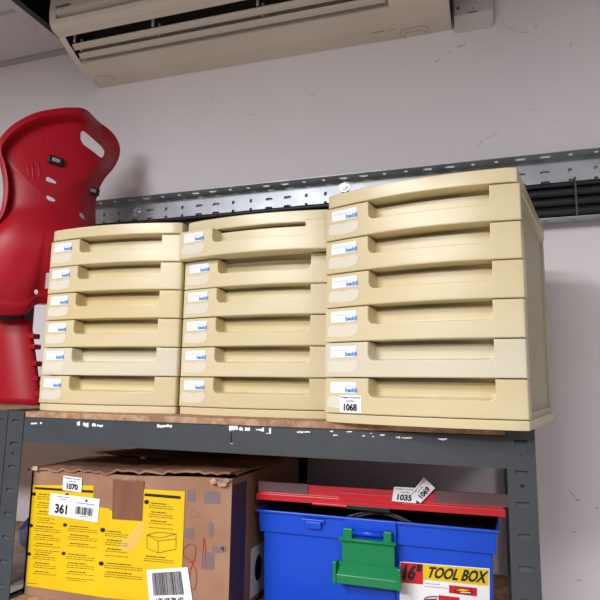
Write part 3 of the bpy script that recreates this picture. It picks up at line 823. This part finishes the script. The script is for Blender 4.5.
while x < .88:
    w_ = rr.choice((.006, .01, .016)); rect(bm, x, .22, x + w_, .56, f1, 1); x += w_ + rr.choice((.006, .009, .014))
for (a, c, v) in ((.14, .40, .87), (.20, .33, .77), (.55, .92, .70), (.64, .80, .14)):
    x = a
    while x < c: rect(bm, x, v, min(x + .022, c), v + .035, f1, 2); x += .030
rect(bm, .72, .80, .76, .90, f1, 1)
pobj('shop_sticker', bm, [PAPER, INK, INKG], cb_)['label'] = 'white barcode sticker 361'
bm = B(); q = ((150.5, 618), (195, 618), (187.5, 567.2), (146.5, 570)); f0, f1 = quadmap(*q, 4), quadmap(*q, 6)
rect(bm, 0, 0, 1, 1, f0); x = .12; rr = random.Random(4)
while x < .83:
    w_ = rr.choice((.008, .012, .02)); rect(bm, x, .46, x + w_, .93, f1, 1); x += w_ + rr.choice((.007, .010, .012))
put_text(bm, '1 PN 600 786 602', .17, .30, .80, .41, f1, 1, .03)
pobj('barcode_sticker', bm, [PAPER, INK], cb_)['label'] = 'white sticker with a large barcode'
# side of the box
fs = lambda k: frame((bx1, by0, bz0), (0, 1, 0), (0, 0, 1), (1, 0, 0))(k)
bm = B(); rect(bm, .002, .0, .060, .215, fs(0)); pobj('dark_side_print', bm, PURPD, cb_)
bm = B(); rect(bm, .085, .012, .20, .095, fs(1)); cx, cy = .120, .055
poly(bm, [fs(2)(cx + .016 * math.cos(a * math.pi / 8), cy + .022 * math.sin(a * math.pi / 8)) for a in range(16)], 1)
pobj('side_sticker', bm, [PAPER, INK], cb_)['label'] = 'white sticker with a dark oval'
# added black sheet, stands in for the dark area behind the box flaps
bm = B(); g = []
for j in range(6):
    r = []
    for i in range(26):
        u, v = i / 25, j / 5
        x = -.80 + .395 * u; y = 1.245 + .012 * math.sin(9 * u) + .02 * v
        z = CZ - .377 + (.225 + .05 * sstep(0, .18, u)) * v + .002 * math.sin(17 * u) * v
        r.append(bm.verts.new((x, y, z)))
    g.append(r)
for j in range(5):
    for i in range(25): bm.faces.new((g[j][i], g[j][i + 1], g[j + 1][i + 1], g[j + 1][i])).smooth = True
tag(obj('added_black_sheet', bm, BSHEET, solid=.002), 'added black sheet standing in for the dark area behind the cardboard box on the lower shelf', 'sheet')

# polythene bag between post and box
bm = B(); bmesh.ops.create_icosphere(bm, subdivisions=4, radius=1); rr = random.Random(11)
dirs = [Vector((rr.uniform(-1, 1), rr.uniform(-1, 1), rr.uniform(-1, 1))).normalized() for _ in range(26)]
for v in bm.verts:
    d = sum(max(0, v.co.normalized().dot(q) - .82) * 1.0 * (1 if i % 2 else -1) for i, q in enumerate(dirs))
    v.co *= 1 + d; v.co = Vector((-.905 + v.co.x * .055, .985 + v.co.y * .075, max(S2 + .036 + v.co.z * .042, S2 + .0005)))
tag(obj('plastic_bag', bm, BAG, smooth=True), 'crumpled clear plastic bag squeezed between the steel post and the cardboard box', 'plastic bag')
bm = B(); bmesh.ops.create_icosphere(bm, subdivisions=3, radius=1)
for v in bm.verts: v.co = Vector((-1.000 + v.co.x * .036 * (1 + .1 * math.sin(9 * v.co.z)), 1.11 + v.co.y * .036, S2 + .039 + v.co.z * .039))
tag(obj('cloth_bundle', bm, NAVY, smooth=True), 'dark blue bundle behind the clear plastic bag on the lower shelf', 'bundle')

# ------------------------------------------------------------------ toolbox
tb = thing('toolbox', 'blue plastic toolbox with red lid ajar and green latch on the lower shelf', 'toolbox', (-.2, .97, S2))
TYF = .970; TB0 = S2
RZ = CZ - .214
x0, x1 = -.4005, -.0035
def tap(z): return (RZ - z) * .025            # body tapers down
DPT = .19
def ringpts(z, off=0.0, yo=0.0):
    t = tap(z); return [(x0 + .0085 + t - off, TYF + .008 - off + yo, z), (x1 - .0085 - t + off, TYF + .008 - off + yo, z), (x1 - .0085 - t + off, TYF + DPT + off, z), (x0 + .0085 + t - off, TYF + DPT + off, z)]
bm = B()
def loft(bm, levels, mi=0, cap0=True, cap1=True):
    R = [[bm.verts.new(p) for p in l] for l in levels]; n = len(R[0])
    for i in range(len(R) - 1):
        for k in range(n): bm.faces.new((R[i][k], R[i][(k + 1) % n], R[i + 1][(k + 1) % n], R[i + 1][k])).material_index = mi
    if cap0: bm.faces.new(R[0][::-1]).material_index = mi
    if cap1: bm.faces.new(R[-1]).material_index = mi
zb = CZ - .262
loft(bm, [ringpts(TB0), ringpts(zb), ringpts(CZ - .251), ringpts(CZ - .2505, .0055), ringpts(CZ - .219, .0065), ringpts(CZ - .2185, .0105), ringpts(RZ, .0105), ringpts(RZ, .006), ringpts(RZ - .03, .003)], cap1=False)
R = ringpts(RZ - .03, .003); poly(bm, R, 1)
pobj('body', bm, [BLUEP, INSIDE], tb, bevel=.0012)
# plain centre plate where the latch hangs
bm = B(); xa, xb = -.2445, -.158
zt_, zb_ = RZ + .0005, CZ - .262
box(bm, xa, xb, TYF - .0055, TYF + .002, CZ - .2520, zt_); box(bm, xa + .004, xb - .004, TYF + .004, TYF + .012, TB0 + .01, CZ - .252)
pobj('latch_plate', bm, BLUEP, tb, bevel=.0015)
bm = B(); 
for xc in (-.298,): box(bm, xc - .020, xc + .020, TYF - .0060, TYF - .002, CZ - .226, CZ - .2215); box(bm, xc - .014, xc + .014, TYF - .0050, TYF - .001, CZ - .237, CZ - .226)
pobj('catch', bm, BLUEP, tb, bevel=.001)
bm = B(); tube(bm, [(-.228, TYF - .011, CZ - .2345), (-.175, TYF - .011, CZ - .2345)], .0042, 12); pobj('latch_pin', bm, BLUEP, tb)
# green latch hanging open
lt = B(); yl = TYF - .008
for xa_, xb_ in ((-.247, -.226), (-.181, -.162)): box(lt, xa_ + .004, xb_ - .002, yl - .008, yl + .0005, CZ - .2485, CZ - .2285)
tube(lt, [(-.2505, yl - .006, CZ - .2460), (-.157, yl - .006, CZ - .2460)], .0033, 10)
box(lt, -.246, -.160, yl - .0035, yl, CZ - .284, CZ - .246)
extr_x(lt, [(yl, CZ - .282), (yl - .004, CZ - .2805), (yl - .018, CZ - .298), (yl - .017, CZ - .311), (yl - .014, CZ - .311), (yl - .014, CZ - .2985), (yl, CZ - .287)], -.252, -.152)
for xe in (-.2575, -.1545): box(lt, xe, xe + .006, yl - .0195, yl + .0005, CZ - .311, CZ - .279)
pobj('latch', lt, GREEN, tb, bevel=.0012)['label'] = 'green plastic latch hanging open'
# lid
LX0, LX1 = -.4035, .0085; LZ0 = CZ - .1975; LZ1 = CZ - .168
bm = B(); lp = .192
def tiltz(bm):
    for v in bm.verts: v.co.z += .004 * (v.co.x - LX0) / .412 - max(v.co.y - TYF, 0) * .165
def lring(z, ins): return [(LX0 + ins, TYF - .002 + ins, z), (LX1 - ins, TYF - .002 + ins, z), (LX1 - ins, TYF + lp - ins, z), (LX0 + ins, TYF + lp - ins, z)]
loft(bm, [lring(LZ0, 0), lring(CZ - .1865, .0005), lring(CZ - .1855, .003), lring(LZ1, .0045)])
tiltz(bm); pobj('lid', bm, LIDR, tb, bevel=.0015)['label'] = 'red plastic lid resting ajar'
bm = B(); box(bm, -.253, -.150, TYF - .0035, TYF + .002, CZ - .188, CZ - .1745); box(bm, -.3, -.235, TYF - .0042, TYF + .001, LZ0 - .0008, LZ0 + .003)
pobj('lid_boss', bm, LIDR, tb, bevel=.001)
bm = B(); box(bm, -.240, -.168, TYF - .0042, TYF + .0, LZ0 - .003, LZ0 + .0035); pobj('lid_catch', bm, BLACKP, tb, bevel=.0008)
for a, c in ((-.401, -.308), (-.098, .0135)):
    bm = B(); box(bm, a, c, TYF - .0006, TYF + .15, CZ - .1835, CZ - (.1665 if a < -.3 else .1640)); tiltz(bm); pobj('clear_compartment', bm, SMOKE, tb, bevel=.002)['label'] = 'smoked clear compartment cover'
# stay that holds the lid ajar at the back, and dark inner tray
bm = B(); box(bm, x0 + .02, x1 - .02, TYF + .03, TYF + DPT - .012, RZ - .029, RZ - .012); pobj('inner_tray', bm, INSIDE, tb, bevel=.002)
# label
LY = lambda k: (lambda px, py: hit(px, py, TYF + .008 - .0007 - .0003 * k))
def tq(c00, c10, c11, c01, k):
    P = [LY(k)(*c) for c in (c00, c10, c11, c01)]
    return lambda u, v: P[0] * (1 - u) * (1 - v) + P[1] * u * (1 - v) + P[2] * u * v + P[3] * (1 - u) * v
bm = B(); pl_ = lambda k, pts, mi: poly(bm, [LY(k)(*p) for p in pts], mi)
pl_(0, [(399.5, 625), (490, 632), (489.5, 568.5), (400, 561.5)], 0)
pl_(1, [(400.5, 562.2), (423, 564), (423, 584.5), (400.5, 582.5)], 3)
pl_(1, [(423, 564), (488.7, 569.5), (488.5, 586), (423, 579.5)], 2)
q = ((402, 579.5), (419.5, 581), (421.5, 565), (403, 563.8)); put_text(bm, '16"', .02, .0, .98, 1, tq(*q, 3), 1, .05, .08)
q = ((426, 577.5), (486.5, 583.5), (486.5, 571), (426.5, 566)); put_text(bm, 'TOOL BOX', 0, 0, .98, .98, tq(*q, 3), 1, .035, .06)
pl_(1, [(449, 585), (477, 588), (477, 596.5), (449, 593)], 3)
pl_(1, [(438.5, 595), (459.5, 597.5), (459.5, 620), (438.5, 620)], 3)
for i, (a, c, v) in enumerate(((425, 440, 583), (425, 447, 586))):
    x = a
    while x < c: pl_(1, [(x, v + (x - a) * .09), (x + 1.3, v + .1 + (x - a) * .09), (x + 1.3, v + .8 + (x - a) * .09), (x, v + .7 + (x - a) * .09)], 4); x += 1.9
q = ((451, 592.5), (475, 595.5), (475.5, 588.5), (452, 586))
# little picture of a red toolbox on the label
pl_(3, [(453, 592.3), (456, 588.3), (470, 589), (474, 592), (474, 594), (468, 594.8)], 5)
pl_(4, [(456, 590), (462, 588.9), (470, 590.4), (464, 591.8)], 2); pl_(4, [(460, 592), (471, 592.4), (470, 593.2), (461, 592.8)], 0)
strokes(bm, curve2([(423, 602), (426, 597.8), (433, 596.6), (438, 597)]), .0016, LY(2), mi=1)
pl_(2, [(424, 602), (426, 599), (437, 598.5), (437, 604), (424, 604)], 5)
pobj('product_label', bm, [PAPER, INK, YEL, LREDD, INKG, mat('dark_red_print', (150, 20, 30), .5)], tb)['label'] = 'white, red and yellow printed product label'
# lot stickers standing up from the lid
def sticker_flat(c00, c10, c11, c01, num, Yp, nm):
    P = [hit(*c, Yp) for c in (c00, c10, c11, c01)]
    fn = lambda dy: (lambda u, v: P[0] * (1 - u) * (1 - v) + P[1] * u * (1 - v) + P[2] * u * v + P[3] * (1 - u) * v + Vector((0, dy, 0)))
    bm = B(); lot_sticker(bm, fn(0), fn(-.0004), 0, 0, 1, 1, num); return pobj('lot_sticker', bm, [PAPER, INK], tb)
sticker_flat((391.8, 501), (416, 503.3), (418.5, 488), (394, 486.8), '1035', TYF - .0048, '')['label'] = 'white lot sticker 1035'
sticker_flat((412, 497.5), (420, 503.2), (435, 488.5), (424, 477), '1069', TYF - .0058, '')
o = [c for c in tb.children if c.name.startswith('lot_sticker')][-1]
me_ = o.data; bpy.data.objects.remove(o)
P = [hit(*c, TYF - .0058) for c in ((410, 494.5), (424, 477.2), (435, 488), (420.5, 503.2))]
bm = B()
mk = lambda dy: (lambda u, v: P[3] * (1 - u) * (1 - v) + P[2] * u * (1 - v) + P[1] * u * v + P[0] * (1 - u) * v + Vector((0, dy, 0)))
lot_sticker(bm, mk(0), mk(-.0004), 0, 0, 1, 1, '1069'); pobj('lot_sticker', bm, [PAPER, INK], tb)['label'] = 'tilted white lot sticker 1069'
# cable coil peeping out of the toolbox
bm = B()
for (xa, xb, yy, zz, hh) in ((-.245, -.135, TYF + .014, CZ - .2175, .0135), (-.232, -.145, TYF + .018, CZ - .2175, .0095)):
    pts = [(xa + (xb - xa) * i / 14, yy, zz + hh * math.sin(math.pi * i / 14)) for i in range(15)]
    tube(bm, pts, .0022, 8)
tag(obj('cable_coil', bm, mat('dark_cable', (60, 58, 56), .35)), 'loops of dark cable peeping out between the blue toolbox body and its red lid', 'cable')
